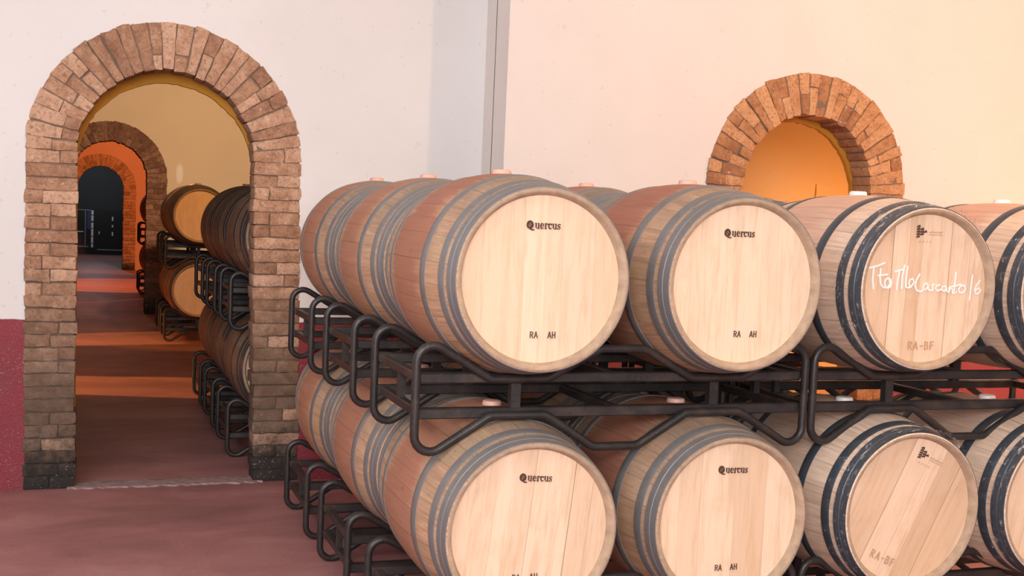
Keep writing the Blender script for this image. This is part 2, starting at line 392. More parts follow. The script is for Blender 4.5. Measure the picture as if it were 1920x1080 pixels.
def brick_arch(name, xc, zs, ri, ro, zf, y0, depth, seed, mat, label, lean=0.0, course=.0725):
    rng = random.Random(seed); bm = bmesh.new()
    lay = bm.loops.layers.float_color.new('tint')
    def brick(corners, v, y_a, y_b, mortar=0.0, bev=.005):      # corners: 4 (x,z) points, counter-clockwise
        if bev:      # broken edges: each side of the face wanders a little
            cc = []
            for k in range(4):
                (xa_, za_), (xb_, zb_) = corners[k], corners[(k+1) % 4]
                ln_ = math.hypot(xb_-xa_, zb_-za_); m_ = max(1, int(ln_/.035))
                for i in range(m_):
                    f_ = i/m_; w_ = .0034 if i else .005
                    cc.append((xa_+(xb_-xa_)*f_+rng.uniform(-w_, w_), za_+(zb_-za_)*f_+rng.uniform(-w_, w_)))
            corners = cc
        A = [bm.verts.new((x, y_a+(rng.uniform(-.003, .003) if bev else 0), z)) for x, z in corners]; B = [bm.verts.new((x, y_b, z)) for x, z in corners]
        fs = [bm.faces.new(A), bm.faces.new(list(reversed(B)))]
        n = len(corners)
        for k in range(n): fs.append(bm.faces.new((A[k], B[k], B[(k+1) % n], A[(k+1) % n])))
        if bev:
            es = [e for e in fs[0].edges] + [e for k in range(n) for e in fs[2+k].edges if e not in fs[0].edges]
            bmesh.ops.recalc_face_normals(bm, faces=fs)
            r = bmesh.ops.bevel(bm, geom=list(set(es)), offset=bev, segments=2, affect='EDGES', profile=.6)
            fs = {f for q in r['verts'] for f in q.link_faces}
        for f in set(fs):
            for l in f.loops: l[lay] = (v, mortar, 0, 1)
    J = lambda s: rng.uniform(-s, s)
    def splits():
        q = rng.random()
        return [1] if q < .42 else ([.5, .5] if q < .62 else ([.33, .67] if q < .82 else [.66, .34]))
    g = .005
    W_ = ro-ri; n = max(1, round((zs-zf)/course)); h = (zs-zf)/n
    for side in (-1, 1):
        for k in range(n):
            z0, z1 = zf+k*h+g*.5, zf+(k+1)*h-g*.5
            t = 0; sp = splits()
            zm = (z0+z1)/2; sh = (lean if side > 0 else lean*.2)*(zs-zm)/(zs-zf)
            for s in sp:
                a, b = t, t+s; t = b
                xa = ri+W_*a+(g*.5 if a else J(.006)); xb = ri+W_*b-(g*.5 if b < .99 else J(.005))
                dz = J(.003)
                cs = [(xc+side*xa+sh, z0+dz+J(.003)), (xc+side*xb+sh, z0+dz+J(.003)), (xc+side*xb+sh, z1+dz+J(.003)), (xc+side*xa+sh, z1+dz+J(.003))]
                if side < 0: cs = [cs[1], cs[0], cs[3], cs[2]]
                brick(cs, rng.random(), y0+J(.006), y0+depth)
    n = round(PI*(ri+ro)/2/(course*.98)); ths = [PI*k/n+J(.012)*(0 < k < n) for k in range(n+1)]
    for k in range(n):
        t0, t1 = ths[k], ths[k+1]; tt = 0
        for s in splits():
            a, b = tt, tt+s; tt = b
            ra = ri+W_*a+(g*.5 if a else J(.006)); rb = ri+W_*b-(g*.5 if b < .99 else J(.006))
            da, db = g*.5/ra, g*.5/rb; j = J(.006)
            P = lambda r, t: (xc+r*math.cos(t), zs+r*math.sin(t))
            brick([P(ra, t0+da+j), P(rb, t0+db+j), P(rb, t1-db+j), P(ra, t1-da+j)], rng.random(), y0+J(.007), y0+depth)
    # mortar bed a little behind the brick faces
    ii = [(x, z) for x, z in arch_pts(xc, zs, ri+.010, zf, 40, lean)]
    oo = [(x, z) for x, z in arch_pts(xc, zs, ro-.002, zf, 40, lean)]
    for k in range(len(ii)-1):
        brick([ii[k], ii[k+1], oo[k+1], oo[k]], .5, y0+.009, y0+depth-.004, 1.0, 0)
    o = obj(name, bm, mat, smooth=35)
    tag(o, label, 'brick arch'); return o
def arch_ring(name, xi, zi, ri, xo, zo, ro, zf, y0, y1, mat, lean=0.0, rag=0.0, seed=1):
    rng = random.Random(seed); bm = bmesh.new()
    ii = arch_pts(xi, zi, ri, zf, 60, lean); oo = arch_pts(xo, zo, ro, zf, 60, lean)
    ii = [(x+rng.uniform(-rag, rag), z+(rng.uniform(-rag, rag) if z > zf+.01 else 0)) for x, z in ii]
    extrude_poly(bm, ii+oo[::-1], y0, y1)
    return struct(name, bm, mat)

YL, YR = 3.25, 2.83          # faces of the left and right bays of the back wall
XS = 1.285                   # where the right bay steps forward
RI, RO = 0.486, 0.757
A1 = (-0.600, 0.893)         # centre x and springing height of the doorway arch
A2 = (-0.735, 0.945)
A3 = (-0.745, 0.860)
AR = (3.400, 0.893)
H_ = 3.6
arch_wall('wall_left', -5.2, XS+.02, FZ, H_, YL, YL+.24, arch_pts(*A1, RO-.006, FZ, 48, .035), M['wall_white'])
arch_wall('wall_right', XS, 7.5, FZ, H_, YR, YR+.24, arch_pts(*AR, RO-.006, FZ, 48), M['wall_right'])
brick_arch('brick_arch', *A1, RI, RO, FZ, YL-.006, .20, 11, M['brick'], 'tall brick arch framing the open doorway to the corridor, soot-blackened at its feet', .035)
brick_arch('brick_arch', *AR, RI, RO, FZ, YR-.006, .20, 5, M['brick_warm'], 'orange brick arch in the cream wall behind the right-hand barrels, opening on an ochre niche')
arch_ring('trim_1', A1[0]+.008, A1[1]-.062, RI+.006, A1[0], A1[1], RO-.01, FZ, YL+.205, YL+.24, M['lining'], .035, .004, 3)  # ochre ring added to draw the dark band inside the doorway arch
arch_ring('trim_2', AR[0]-.004, AR[1]-.040, RI+.006, AR[0], AR[1], RO-.01, FZ, YR+.205, YR+.24, M['lining_orange'], 0, .004, 4)  # orange ring added the same way for the right-hand arch's band
# threshold
bm = bmesh.new(); rng = random.Random(8)
pts = [(-1.12+1.10*k/40, YL-.03+rng.uniform(-.018, .018)) for k in range(41)]
vs0 = [bm.verts.new((x, y, FZ+.009+rng.uniform(-.002, .002))) for x, y in pts]; vs1 = [bm.verts.new((x, YL+.10+rng.uniform(-.03, .03), FZ+.011)) for x, y in pts]
vs2 = [bm.verts.new((x, y-.004, FZ-.001)) for x, y in pts]; vs3 = [bm.verts.new((x, YL+.16, FZ-.001)) for x, y in pts]
for k in range(40):
    for a, b in ((vs0, vs1), (vs2, vs0), (vs1, vs3)): bm.faces.new((a[k], a[k+1], b[k+1], b[k]))
struct('trim_3', bm, M['sill'])

plain_wall('wall_return', XS, XS+.25, YR+.23, YL+.24, FZ, H_, M['wall_right'])
# front cellar shell
plain_wall('wall_front_left', -5.4, -5.2, -6.0, YL+.4, FZ, H_, M['wall_white'])
plain_wall('wall_front_right', 7.5, 7.7, -6.0, YR+.24, FZ, H_, M['wall_right'])
plain_wall('ceiling', -5.4, 7.7, -6.0, YL+.4, H_, H_+.15, M['ceiling'])
# corridor room behind the doorway
Y2, Y3, Y4 = 13.5, 24.2, 31.5
XL = -2.2
for a, b in ((YL+.24, 6.98), (7.92, 9.51), (10.56, Y2)):
    plain_wall('wall_corridor_left', XL-.25, XL, a, b, FZ-.05, H_, M['wall_cream'])
plain_wall('wall_corridor_lintel', XL-.25, XL, YL+.24, Y2, 1.2, H_, M['wall_cream'])
plain_wall('wall_corridor_right', 2.05, 2.25, YL+.24, Y2, FZ-.05, H_, M['wall_cream'])
plain_wall('ceiling_corridor', XL-.25, 2.25, YL+.24, Y2+.4, H_, H_+.15, M['ceiling'])
for a, b in ((6.98, 7.92), (9.51, 10.56)):
    plain_wall('wall_corridor_lintel', XL-.25, XL, a, b, FZ+.72, 1.2, M['wall_cream'])  # low pieces added so side_lamp reaches only the floor
plain_wall('wall_side_passage', -10.0, -9.8, 5.0, 14.0, FZ, H_, M['wall_cream'])
plain_wall('ceiling_side_passage', -10.0, XL-.25, 3.65, 14.0, H_, H_+.15, M['ceiling'])
plain_wall('wall_side_passage_near', -10.0, XL-.25, 3.65, 3.85, FZ, H_, M['wall_cream'])
plain_wall('wall_side_passage_far', -10.0, XL-.25, 14.0, 14.2, FZ, H_, M['wall_cream'])
# niche behind the right-hand arch
plain_wall('wall_niche', 2.25, 7.5, 4.55, 4.75, FZ, H_, M['wall_ochre'])
plain_wall('wall_niche_end', 7.3, 7.5, YR+.24, 4.55, FZ, H_, M['wall_ochre'])
plain_wall('ceiling_niche', 2.25, 7.5, YL+.0, 4.75, H_, H_+.15, M['ceiling'])
bm = bmesh.new(); rng = random.Random(2); z = .62
while z < 1.0:
    box(bm, 4.62+rng.uniform(-.004, .004), 4.628+rng.uniform(-.004, .006), 4.546, 4.552, z, z+.05); z += .043
struct('trim_4', bm, M['lining'])
# corridor end wall with the second arch, third room, third arch, far room
arch_wall('wall_corridor_end', XL-.25, 2.25, FZ-.1, H_, Y2, Y2+.40, arch_pts(*A2, RO-.006, FZ-.1, 48), M['wall_cream'])
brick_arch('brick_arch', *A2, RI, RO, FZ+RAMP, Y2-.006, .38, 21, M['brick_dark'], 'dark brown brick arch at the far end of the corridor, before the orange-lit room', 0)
arch_wall('wall_far_room_end', -3.6, 2.6, FZ-.1, H_, Y3, Y3+.40, arch_pts(*A3, RO-.006, FZ-.1, 48), M['wall_orange'])
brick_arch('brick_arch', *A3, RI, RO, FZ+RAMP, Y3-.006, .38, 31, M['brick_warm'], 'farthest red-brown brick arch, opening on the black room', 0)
plain_wall('wall_far_room_left', -3.6, -3.4, Y2+.4, Y3, FZ, H_, M['wall_orange'])
plain_wall('wall_far_room_right', 2.4, 2.6, Y2+.4, Y3, FZ, H_, M['wall_orange'])
plain_wall('ceiling_far_room', -3.6, 2.6, Y2+.4, Y3+.4, H_, H_+.15, M['ceiling'])
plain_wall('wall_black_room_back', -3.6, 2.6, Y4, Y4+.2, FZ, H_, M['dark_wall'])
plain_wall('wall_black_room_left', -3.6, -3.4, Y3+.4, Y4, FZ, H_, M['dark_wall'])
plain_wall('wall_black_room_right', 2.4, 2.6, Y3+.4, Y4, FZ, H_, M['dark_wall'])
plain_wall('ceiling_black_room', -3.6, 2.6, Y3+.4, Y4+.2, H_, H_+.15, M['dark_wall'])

# ------------------------------------------------------------------ barrels
RB, RC, LB = 0.355, 0.302, 0.950
KIND_RB = {'old': 0.355, 'new': 0.350, 'dark': 0.355}
CI = 0.277                   # inner radius of the chime, where the head sits
rad = lambda y: RB-(RB-RC)*(2*y/LB)**2
HOOPS = ((.004, .062, 'wide'), (.086, .126, 'thin'), (.236, .280, 'thin'))

def strokes(lines, wd, y=-.0012, thick=.0016):      # flat pen strokes in the (x,z) plane, facing -Y
    bm = bmesh.new()
    for ix, ln in enumerate(lines):
        wln = wd; y = -.0012-.00009*(ix % 23)
        if isinstance(ln, tuple) and isinstance(ln[0], (int, float)) and not isinstance(ln[1], (int, float)): wln, ln = ln
        P = [Vector(p) for p in ln]
        if len(P) > 2 or True:
            L_, R_ = [], []
            for i, p in enumerate(P):
                t = ((P[min(i+1, len(P)-1)]-P[max(i-1, 0)])).normalized(); nrm = Vector((-t.y, t.x))*wln/2
                e = t*wln*.3*(-1 if i == 0 else (1 if i == len(P)-1 else 0))
                L_.append(p+nrm+e); R_.append(p-nrm+e)
            yy = (y-thick, y)
            V = [[[bm.verts.new((q.x, h-.00006*i, q.y)) for i, q in enumerate(S)] for h in yy] for S in (L_, R_)]
            for i in range(len(P)-1):
                bm.faces.new((V[0][0][i], V[0][0][i+1], V[1][0][i+1], V[1][0][i]))
                for s in (0, 1): bm.faces.new((V[s][0][i], V[s][0][i+1], V[s][1][i+1], V[s][1][i]))
            for i in (0, len(P)-1): bm.faces.new((V[0][0][i], V[1][0][i], V[1][1][i], V[0][1][i]))
    return bm
def arc(cx, cz, rx, rz, a0, a1, n=10): return [(cx+rx*math.cos(math.radians(a0+(a1-a0)*k/n)), cz+rz*math.sin(math.radians(a0+(a1-a0)*k/n))) for k in range(n+1)]
def place(lines, x0, z0, s, rot=0.0):
    c, sn = math.cos(rot), math.sin(rot); out = []
    f = lambda p: (x0+s*(p[0]*c-p[1]*sn), z0+s*(p[0]*sn+p[1]*c))
    for ln in lines:
        if isinstance(ln, tuple): out.append((ln[0]*s, [f(p) for p in ln[1]]))
        else: out.append([f(p) for p in ln])
    return out
K, N_ = .15, .075            # thick and thin pen of the serif letters, for an x-height of .62
GLYPH = {
 'Q': ([(K*1.1, arc(.42, .40, .36, .42, 0, 360, 26)), (N_, arc(.42, .40, .24, .30, 0, 360, 20)), (N_, [(.22, .24), (.60, .60)]), (N_, [(.18, .40), (.46, .68)]), (N_, [(.36, .12), (.66, .42)]), (N_, [(.24, .58), (.60, .22)]),
        (K, [(.40, -.02), (.56, -.14), (.78, -.20), (.92, -.16)])], 1.02),
 'u': ([(N_, [(0, .60), (.14, .60)]), (K, [(.12, .60), (.12, .16)]), (N_, arc(.27, .17, .15, .16, 180, 340)), (N_, [(.33, .60), (.46, .60)]), (K, [(.44, .60), (.44, 0)]), (N_, [(.44, .02), (.54, .02)])], .60),
 'e': ([(N_, [(.10, .34), (.44, .34)]), (N_, arc(.26, .31, .19, .29, 5, 110)), (K, arc(.26, .31, .19, .29, 105, 265)), (N_, arc(.26, .31, .19, .29, 260, 318))], .54),
 'r': ([(N_, [(0, .60), (.12, .60)]), (K, [(.12, .60), (.12, 0)]), (N_, [(.0, .02), (.24, .02)]), (N_, arc(.30, .40, .17, .19, 170, 70)), (K, [(.36, .57), (.40, .50)])], .44),
 'c': ([(N_, arc(.26, .31, .19, .29, 45, 110)), (K, arc(.26, .31, .19, .29, 105, 265)), (N_, arc(.26, .31, .19, .29, 260, 320)), (K, [(.40, .52), (.38, .46)])], .48),
 's': ([(N_, arc(.20, .45, .14, .15, 30, 180)), (K, [(.07, .43), (.18, .33), (.31, .19)]), (N_, arc(.19, .16, .14, .16, 10, -170)), (N_, [(.33, .60), (.33, .46)]), (N_, [(.04, .02), (.04, .16)])], .44),
 'R': ([(.13, [(.06, 0), (.06, 1)]), (.13, [(.06, .95), (.35, .95), (.48, .86), (.48, .62), (.35, .52), (.06, .52)]), (.13, [(.28, .50), (.52, 0)])], .72),
 'A': ([(.13, [(.02, 0), (.27, 1)]), (.13, [(.27, 1), (.54, 0)]), (.13, [(.12, .33), (.44, .33)])], .72),
 'H': ([(.13, [(.06, 0), (.06, 1)]), (.13, [(.50, 0), (.50, 1)]), (.13, [(.06, .5), (.50, .5)])], .70),
 'B': ([(.13, [(.06, 0), (.06, 1)]), (.13, [(.06, .95), (.34, .95), (.45, .85), (.45, .62), (.34, .53), (.06, .53)]), (.13, [(.34, .53), (.50, .42), (.50, .14), (.38, .05), (.06, .05)])], .70),
 'F': ([(.13, [(.06, 0), (.06, 1)]), (.13, [(.06, .95), (.48, .95)]), (.13, [(.06, .52), (.40, .52)])], .6),
 '-': ([(.13, [(.05, .45), (.40, .45)])], .55), ' ': ([], .62)}
def text(s, x, z, size, rot=0.0, sp=0.0):
    out = []; t = 0
    for ch in s:
        g, adv = GLYPH[ch]
        out += place(g, x+t*size*math.cos(rot), z+t*size*math.sin(rot), size, rot); t += adv+sp
    return out
HAND = [
[(-0.2572,0.0718),(-0.2189,0.081),(-0.1905,0.0926)],[(-0.2378,0.0723),(-0.2394,0.0287),(-0.2327,-0.005)],
[(-0.2063,0.0704),(-0.2077,0.0403),(-0.2037,0.0159),(-0.1894,0.0014),(-0.1715,0.0001),(-0.1611,0.0168),(-0.1679,0.0347)],[(-0.2172,0.0445),(-0.1757,0.0498)],
[(-0.1418,0.0611),(-0.1029,0.072)],[(-0.1224,0.0671),(-0.1288,0.0257),(-0.1301,-0.0062)],[(-0.1021,0.0857),(-0.1091,0.0427),(-0.108,-0.0003)],
[(-0.0885,0.0817),(-0.0913,0.0376),(-0.0898,0.0045),(-0.0789,0.002),(-0.0643,0.0106),(-0.0541,0.0246),(-0.0619,0.0371),(-0.0749,0.0324),(-0.0774,0.0158),(-0.0684,0.0038)],
[(-0.0312,0.0544),(-0.0442,0.0331),(-0.0489,0.0109),(-0.0393,-0.0067),(-0.0221,-0.0108),(-0.0112,-0.005)],
[(0.0055,0.0203),(-0.0092,0.0184),(-0.0133,0.0033),(-0.0024,-0.0048),(0.0081,0.0065),(0.0084,0.0176),(0.0115,-0.0018),(0.02,-0.0055)],
[(0.0362,0.0182),(0.0265,0.0124),(0.034,0.0042),(0.0322,-0.0053),(0.0199,-0.0044)],
[(0.0636,0.016),(0.0482,0.0129),(0.0446,0.0005),(0.0554,-0.0065),(0.0685,-0.0007)],
[(0.0914,0.011),(0.0757,0.0107),(0.0742,-0.0033),(0.0856,-0.0076),(0.0929,0.0026),(0.0935,0.011),(0.098,-0.0085),(0.1036,-0.0095)],
[(0.1063,0.0057),(0.108,-0.0128),(0.112,0.003),(0.1216,0.0043),(0.1246,-0.0136),(0.1329,-0.0145)],
[(0.1339,0.0651),(0.132,0.0259),(0.1303,-0.0163),(0.1447,-0.0076)],[(0.1088,0.0085),(0.163,0.0198)],
[(0.1786,0.0156),(0.1599,0.0152),(0.1509,0.001),(0.1576,-0.0118),(0.1727,-0.0104),(0.1827,0.0016),(0.1786,0.0156)],
[(0.2116,0.0569),(0.2083,0.0106),(0.2059,-0.0375)],
[(0.2492,0.0369),(0.234,0.0196),(0.2261,-0.0004),(0.2323,-0.0144),(0.2469,-0.0124),(0.2541,0.0002),(0.2463,0.0085),(0.2309,0.0009)]]

def make_barrel(kind, hi=True):
    """one barrel: origin at the lowest point of its belly, axis along Y, front head towards -Y"""
    global RB
    RB = KIND_RB[kind]
    n = 96 if hi else 48
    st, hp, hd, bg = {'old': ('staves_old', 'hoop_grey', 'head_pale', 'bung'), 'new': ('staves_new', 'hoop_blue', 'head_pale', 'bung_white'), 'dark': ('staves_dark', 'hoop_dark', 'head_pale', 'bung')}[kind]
    root = empty('oak_barrel')
    up = (0, 0, RB)
    bm = bmesh.new(); k = 24
    prof = [(-LB/2+.034, CI-.004), (-LB/2+.030, CI), (-LB/2+.004, CI+.010), (-LB/2, CI+.014), (-LB/2, RC-.004)]
    prof += [(y, rad(y)) for y in [-LB/2+.003+(LB-.006)*i/k for i in range(k+1)]]
    prof += [(-y, r) for y, r in reversed(prof[:5])]
    lathe(bm, prof, n)
    body = obj('staves', bm, M[st], root, 40, up)
    # end grain of the chime
    bm = bmesh.new()
    lathe(bm, [(-LB/2+.029, CI-.0005), (-LB/2+.003, CI+.0085), (-LB/2-.001, CI+.0135), (-LB/2-.001, RC-.0045), (-LB/2+.004, RC-.001), (-LB/2+.004, RC-.006), (-LB/2+.029, RC-.012)], n, True)
    obj('chime', bm, M['rim'], root, 40, up)
    bm = bmesh.new()
    rg = lathe(bm, [(-LB/2+.028, CI+.001), (-LB/2+.028, CI*.5)], n)
    bm.faces.new(rg[-1])
    b0 = lathe(bm, [(-LB/2+.050, CI+.001)], n)[0]; bm.faces.new(b0)
    for q in range(n): bm.faces.new((rg[0][q], rg[0][(q+1) % n], b0[(q+1) % n], b0[q]))
    bmesh.ops.translate(bm, verts=bm.verts[:], vec=(0, LB/2-.028, 0))
    obj('head', bm, M[hd], root, 30, (0, -LB/2+.028, RB))
    bm = bmesh.new(); rg = lathe(bm, [(0, CI+.002)], n)[0]; bm.faces.new(rg)
    b0 = lathe(bm, [(-.02, CI+.002)], n)[0]; bm.faces.new(b0)
    for q in range(n): bm.faces.new((rg[q], rg[(q+1) % n], b0[(q+1) % n], b0[q]))
    obj('back_head', bm, M[hd], root, 30, (0, LB/2-.028, RB))
    for sgn in (-1, 1):
        for a, b, typ in HOOPS:
            ya, yb = -LB/2+a, -LB/2+b; th = .0026
            ra, rb = rad(ya)+.0006, rad(yb)+.0006
            if typ == 'wide':
                ym = (ya+yb)/2; rm = rad(ym)+.0006
                P = [(ya, ra-.002), (ya, ra+th), (ym-.002, rm+th), (ym, rm+th*.2), (ym+.002, rm+th*1.5), (yb-.001, rb+th*1.3), (yb, rb+th*.8), (yb, rb-.002)]
            else:
                ym = (ya+yb)/2; P = [(ya, ra-.002), (ya, ra+th*.6), (ya+.002, ra+th), (ym, rad(ym)+th*1.35), (yb-.002, rb+th), (yb, rb+th*.6), (yb, rb-.002)]
            P = [(y*-sgn, r) for y, r in P]
            bm = bmesh.new(); lathe(bm, P, n, True)
            obj('hoop', bm, M[hp], root, 35, up)
    bm = bmesh.new(); nb = 24
    rr = [(.036, -.004), (.036, .004), (.033, .013), (.028, .015)]
    rings = [[bm.verts.new((r*math.cos(2*PI*q/nb), r*math.sin(2*PI*q/nb), z)) for q in range(nb)] for r, z in rr]
    for i in range(3):
        for q in range(nb): bm.faces.new((rings[i][q], rings[i][(q+1) % nb], rings[i+1][(q+1) % nb], rings[i+1][q]))
    bm.faces.new(rings[-1]); bm.faces.new(rings[0])
    obj('bung', bm, M[bg], root, 40, (0, 0, 2*RB))
    return root
def kid(root, name): return next(c for c in root.children if c.name.split('.')[0] == name)
def dress(root, seed, stain, grey, head_rot=0.0, head_mat=None):
    for c in root.children:
        nm = c.name.split('.')[0]
        if nm in ('staves', 'head', 'back_head'): c.color = (seed, stain, grey, 1)
        if nm == 'head':
            c.rotation_euler = (0, head_rot, 0)
            if head_mat:
                c.data = c.data.copy(); c.data.materials[0] = M[head_mat]
def brand(root, lines, mat, name='brand_mark'):
    h = kid(root, 'head')
    o = obj(name, strokes(lines, .004), M[mat]); o.parent = h
    # the lettering stays upright as given, whatever the turn of the boards
    o.rotation_euler = (0, -h.rotation_euler.y, 0)
    return o

PITCH_Y = 0.98
COLX = [0.380, 1.139, 1.920, 2.655]
BZ = 0.437-0.355             # belly height of the top tier
DH = 0.844                   # tier height
Y0 = -0.213+LB/2
rowname = ['front row', 'middle row', 'back row']
proto = {k: None for k in ('old', 'new', 'dark')}
def barrel(kind, x, y, z, label, group, seed, stain, grey, rot=0.0, hm=None, hi=True):
    key = kind if hi else kind+'_lo'
    if proto.get(key) is None: proto[key] = make_barrel(kind, hi); r = proto[key]
    else: r = dup(proto_clean[key])
    r.location = (x, y, z); tag(r, label, 'barrel', group)
    dress(r, seed, stain, grey, rot, hm)
    return r
proto_clean = {}
rng = random.Random(4)
front = {}
colname = ['leftmost column', 'second column from the left', 'third column from the left', 'rightmost column']
front_label = {
 (0, 0, 0): 'leftmost barrel of the top tier front row, wine-stained with plain pale head',
 (0, 1, 0): 'second barrel from left, top tier front row, with a broad pale right-hand board',
 (0, 2, 0): 'new oak barrel with white chalk handwriting across its head, top tier',
 (0, 3, 0): 'dark-hooped new barrel cut by the right edge of the photo, top tier',
 (0, 0, 1): 'leftmost barrel of the bottom tier front row, two dark joints down its head',
 (0, 1, 1): 'second barrel from left, bottom tier front row, smooth pale head and grey hoops',
 (0, 2, 1): 'new oak barrel with slanting head boards and dark hoops, bottom tier front row',
 (0, 3, 1): 'new barrel with orange-lit head cut by the right edge, bottom tier',
}
ROWS = {0: 3, 1: 3, 2: 2, 3: 1}
for kind in ('old', 'new'):
    for tier in (0, 1):
        for c in range(4):
            if (c < 2) != (kind == 'old'): continue
            for r in range(ROWS[c]):
                if (r, c, tier) == (2, 1, 0): continue      # wholly hidden in the photo
                lab = front_label.get((r, c, tier)) or '%s barrel in the %s of the %s tier, %s' % ('wine-stained' if kind == 'old' else 'pale new', rowname[r], ('top', 'bottom')[tier], colname[c])
                z = 0.437-KIND_RB[kind]-tier*DH; y = Y0+r*PITCH_Y
                if proto[kind] is None:
                    proto[kind] = make_barrel(kind); b = proto[kind]
                else: b = dup(proto[kind])
                b.location = (COLX[c], y, z); tag(b, lab, 'barrel', 'barrels stacked in the front cellar')
                front[(r, c, tier)] = b
SET = {  # seed, stain, greyness, turn of head boards, head material
 (0, 0, 0): (.13, .95, .75, 0.0, None), (0, 1, 0): (.37, 1.0, .85, 0.0, None), (0, 2, 0): (.61, .55, .15, 0.02, 'head_line'), (0, 3, 0): (.23, .75, .10, 0.1, 'head_line'),
 (0, 0, 1): (.47, .85, .8, .10, 'head_line'), (0, 1, 1): (.83, 1.0, .7, 0.0, None), (0, 2, 1): (.71, .35, .1, .46, 'head_line'), (0, 3, 1): (.29, .5, .1, .2, None)}
for k, b in front.items():
    s = SET.get(k) or (rng.random(), rng.uniform(.75, 1), rng.uniform(.6, 1), 0.0, None)
    dress(b, *s)
W65 = place(text('Quercus', 0, 0, 1, 0, .03), 0, 0, 1)
def quercus(b, x0, x1, z, slope=0.0):
    s = (x1-x0)/4.30
    brand(b, text('Quercus', x0, z-.3*s, s, slope, .03), 'ink')
def raah(b, x0, x1, z, a='RA', c='AH', mat='ink', sep=None):
    if sep is None:
        s = .021; L1 = text(a, x0, z-s/2, s); L2 = text(c, x1-1.42*s+.004, z-s/2, s); brand(b, L1+L2, mat, 'stamp')
quercus(front[(0, 0, 0)], -.0625, .058, .176); raah(front[(0, 0, 0)], -.034, .055, -.183)
quercus(front[(0, 1, 0)], -.0860, .0355, .176); raah(front[(0, 1, 0)], -.026, .064, -.175)
quercus(front[(0, 0, 1)], -.0478, .0695, .181, -.06); raah(front[(0, 0, 1)], -.0585, .030, -.158)
quercus(front[(0, 1, 1)], -.0545, .0655, .182, -.03); raah(front[(0, 1, 1)], -.046, .042, -.172)
def logo(x, z, rot, s=1.0):
    L = []
    for j, (n_, cx) in enumerate(((5, 0), (3, .016), (1, .030))):
        for i in range(n_):
            zz = (i-(n_-1)/2)*.0095
            L.append((.0062, [(cx-.003, zz-.001), (cx+.006, zz+.0035)])); L.append((.0035, [(cx+.004, zz+.003), (cx+.008, zz-.001)]))
    L2 = []
    for i in range(6): L2.append((.0024, [(.052+i*.0105, -.001), (.059+i*.0105, .001+.002*(i % 2))]))
    L2.append((.0014, [(.052, -.009), (.112, -.009)]))
    for i in range(4): L2.append((.002, [(.008+i*.016, -.038), (.014+i*.016, -.034)]))
    return place(L, x, z, s, rot), place(L2, x, z, s, rot)
a, b_ = logo(-.052, .212, 0.0); brand(front[(0, 2, 0)], a, 'ink', 'emblem'); brand(front[(0, 2, 0)], b_, 'ink_faint', 'small_print')
brand(front[(0, 2, 0)], text('RA-BF', -.060, -.228, .030, 0, .16), 'ink_faint', 'stamp')
brand(front[(0, 2, 0)], [(.0066, l) for l in HAND+[arc(-.172, .018, .015, .018, 20, 375, 14)]], 'chalk', 'chalk_writing')
a, b_ = logo(.034, .222, -.42); brand(front[(0, 2, 1)], a, 'ink', 'emblem'); brand(front[(0, 2, 1)], b_, 'ink_faint', 'small_print')
brand(front[(0, 2, 1)], text('RA-BF', -.166, -.168, .030, -.42, .16), 'ink_faint', 'stamp')
# clear wrap round the front ends of the new barrels
def wrap(root, a0, a1, s1, ragged, seed):
    global RB
    RB = KIND_RB['new']
    rg = random.Random(seed); bm = bmesh.new(); nA, nS = 90, 9; V = []
    for i in range(nA+1):
        t = a0+(a1-a0)*i/nA; row = []
        for j in range(nS+1):
            s = -.004+(s1+.03*math.sin(i*.9)+rg.uniform(-.01, .01)+.004)*j/nS
            y = -LB/2+s; r = rad(max(y, -LB/2))+.009+rg.uniform(-.003, .004)
            if .05 < t < .8 and j <= 3: r += rg.uniform(0, .016); y -= rg.uniform(0, .006)
            row.append(bm.verts.new((r*math.sin(t), y, r*math.cos(t))))
        V.append(row)
    for i in range(nA):
        for j in range(nS): bm.faces.new((V[i][j], V[i+1][j], V[i+1][j+1], V[i][j+1]))
    o = obj('clear_wrap', bm, M['film'], root, 80, (0, 0, RB)); o['label'] = 'clear crinkled plastic wrap'
wrap(front[(0, 2, 0)], -2.7, .9, .15, 1, 1)
wrap(front[(0, 2, 1)], -2.4, 1.1, .085, 1, 2)
wrap(front[(0, 3, 0)], -2.6, .3, .09, 1, 3)
wrap(front[(0, 3, 1)], -2.4, .3, .08, 1, 5)
wrap(front[(1, 2, 0)], -1.0, 1.0, .16, 1, 4)

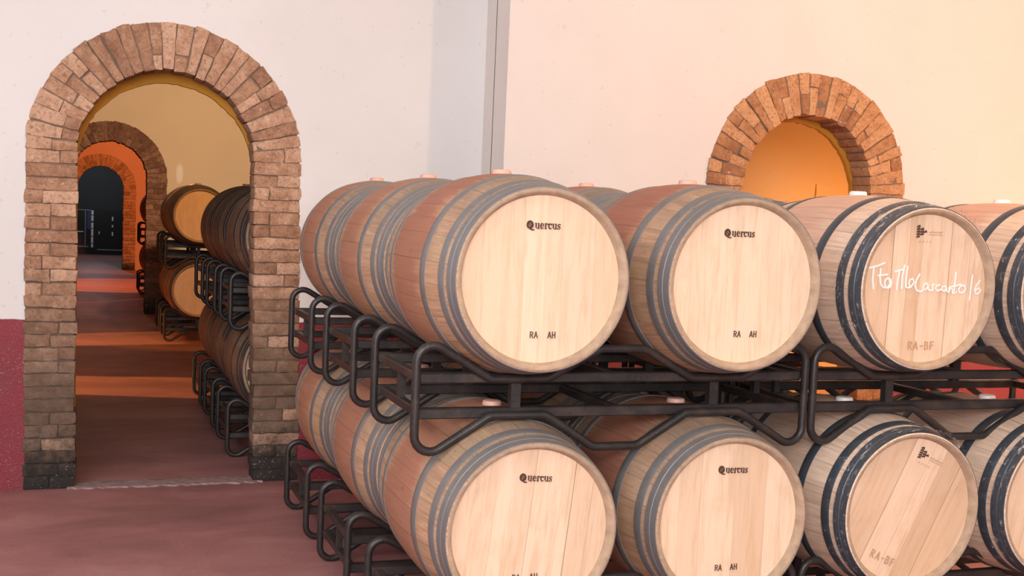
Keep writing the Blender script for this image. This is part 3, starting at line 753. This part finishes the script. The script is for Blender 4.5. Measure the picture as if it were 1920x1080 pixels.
# ------------------------------------------------------------------ racks
RW, RD, TR = 1.560, 0.600, 0.0155
def make_rack():
    root = empty('barrel_rack')
    xl, xr = TR, RW-TR
    up = [(xl, .238), (.285, .080), (.490, .080), (.690, .186), (.865, .186), (1.060, .080), (1.270, .080), (xr, .238)]
    dn = [(xr, -.215), (1.265, -.048), (1.045, -.048), (.850, -.166), (.675, -.166), (.490, -.048), (.285, -.048), (xl, -.215)]
    rads = [.058, .06, .06, .06, .06, .06, .06, .058]
    path = fillet(up+dn, rads+rads)
    for y in (0, RD):
        bm = bmesh.new(); tube(bm, [(x, y, z) for x, z in path], TR, True, 14); obj('tube_loop', bm, M['iron'], root, 60)
    q = .035
    for ya in (TR, RD-TR-q):
        for z0, z1 in ((.063, .098), (-.060, -.023)):
            bm = bmesh.new(); box(bm, .022, RW-.022, ya, ya+q, z0, z1, .004); obj('cross_rail', bm, M['iron'], root)
        for x in (.382, 1.165):
            bm = bmesh.new(); box(bm, x-.018, x+.018, ya+.002, ya+q-.002, -.024, .064); obj('post', bm, M['iron'], root)
    for x in (.028, .764, RW-.060):
        for z0, z1 in ((.061, .093), (-.058, -.026)):
            bm = bmesh.new(); box(bm, x, x+.032, TR+q-.001, RD-TR-q+.001, z0, z1, .004); obj('side_rail', bm, M['iron'], root)
        if x != .764:
            bm = bmesh.new(); box(bm, x+.003, x+.029, RD/2-.014, RD/2+.014, -.027, .062); obj('post', bm, M['iron'], root)
    return root
rack0 = make_rack(); used = [False]
def rack(x, y, z, label, group='black iron barrel racks'):
    r = dup(rack0) if used[0] else rack0; used[0] = True
    r.location = (x, y, z); tag(r, label, 'barrel rack', group); return r
RDZ = -.834
for tier in (0, 1):
    for r in range(3):
        rack(0, r*PITCH_Y, tier*RDZ, 'black tube rack of the left bay, %s, under the %s-tier barrels' % (rowname[r], ('top', 'bottom')[tier]))
    for r in range(2-tier):
        rack(RW+.008, r*PITCH_Y, tier*RDZ, 'black tube rack of the right bay, %s, under the %s-tier barrels' % (rowname[r], ('top', 'bottom')[tier]))

# corridor stacks
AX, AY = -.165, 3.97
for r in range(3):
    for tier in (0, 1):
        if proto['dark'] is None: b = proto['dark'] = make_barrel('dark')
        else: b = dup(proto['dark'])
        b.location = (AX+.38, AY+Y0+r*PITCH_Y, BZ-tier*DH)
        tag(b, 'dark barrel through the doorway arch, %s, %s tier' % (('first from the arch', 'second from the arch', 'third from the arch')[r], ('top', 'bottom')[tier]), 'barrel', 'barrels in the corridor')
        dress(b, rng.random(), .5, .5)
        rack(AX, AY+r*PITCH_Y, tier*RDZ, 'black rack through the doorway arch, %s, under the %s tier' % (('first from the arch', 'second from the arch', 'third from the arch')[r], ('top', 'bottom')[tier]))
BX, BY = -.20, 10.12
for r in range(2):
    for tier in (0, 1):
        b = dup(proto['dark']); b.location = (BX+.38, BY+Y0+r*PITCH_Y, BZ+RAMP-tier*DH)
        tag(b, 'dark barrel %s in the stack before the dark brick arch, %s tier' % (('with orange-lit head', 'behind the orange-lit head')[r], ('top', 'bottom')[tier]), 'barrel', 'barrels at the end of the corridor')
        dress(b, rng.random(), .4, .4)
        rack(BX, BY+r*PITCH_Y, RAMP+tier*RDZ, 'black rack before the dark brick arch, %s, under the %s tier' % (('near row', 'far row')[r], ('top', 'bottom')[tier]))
CX, CY = -.20, 17.2
for tier in (0, 1):
    b = dup(proto['dark']); b.location = (CX+.38, CY+Y0, BZ+RAMP-tier*DH)
    tag(b, 'small distant barrel glimpsed through the dark brick arch, %s tier' % ('top', 'bottom')[tier], 'barrel', 'barrels in the orange-lit room')
    dress(b, rng.random(), .4, .4)
    rack(CX, CY, RAMP+tier*RDZ, 'distant black iron rack glimpsed through the dark brick arch, %s tier' % ('top', 'bottom')[tier])

# ------------------------------------------------------------------ glazed gate at the end of the black room
g = empty('glazed_gate', (-.75, Y4-.08, FZ+RAMP))
tag(g, 'dark glazed gate with thin pale frame at the far end beyond the last arch', 'gate')
def part(name, mat, *b):
    bm = bmesh.new(); box(bm, *b, .004); return obj(name, bm, M[mat], g)
part('door_leaf', 'black', -.75, .75, .0, .06, 0, 1.26)
part('top_rail', 'frame_grey', -.75, -.16, -.02, .0, 1.23, 1.26)
part('stile', 'frame_grey', -.33, -.30, -.02, .0, 0.18, 1.24)
part('blue_panel', 'panel_blue', -.27, -.17, -.015, .0, 0.70, 1.22)
part('bottom_rail', 'frame_grey', -.75, -.22, -.02, .0, 0.20, 0.24)
part('sill_rail', 'frame_grey', .0, .80, -.02, .0, 0.12, 0.16)
bm = bmesh.new()
for z0, z1 in ((.50, .60), (.62, .80), (.82, 1.02), (1.04, 1.20), (1.24, 1.40), (1.42, 1.54)): box(bm, -.16, -.10, -.03, .0, z0-.30, z1-.30, .003)
obj('hinge_post', bm, M['frame_white'], g)  # white segments painted in place of daylight shining at the gate
part('diagonal_brace', 'frame_white', -.56, -.36, -.02, .0, 0.62, 0.65)
for z0, z1 in ((1.26, 1.38), (1.08, 1.15), (.84, .95)): part('latch', 'frame_white', .39, .43, -.02, .0, z0-.30, z1-.30)  # small highlights on the gate, put in as white strips
part('latch', 'frame_white', .04, .07, -.02, .0, 0.57, 0.66)
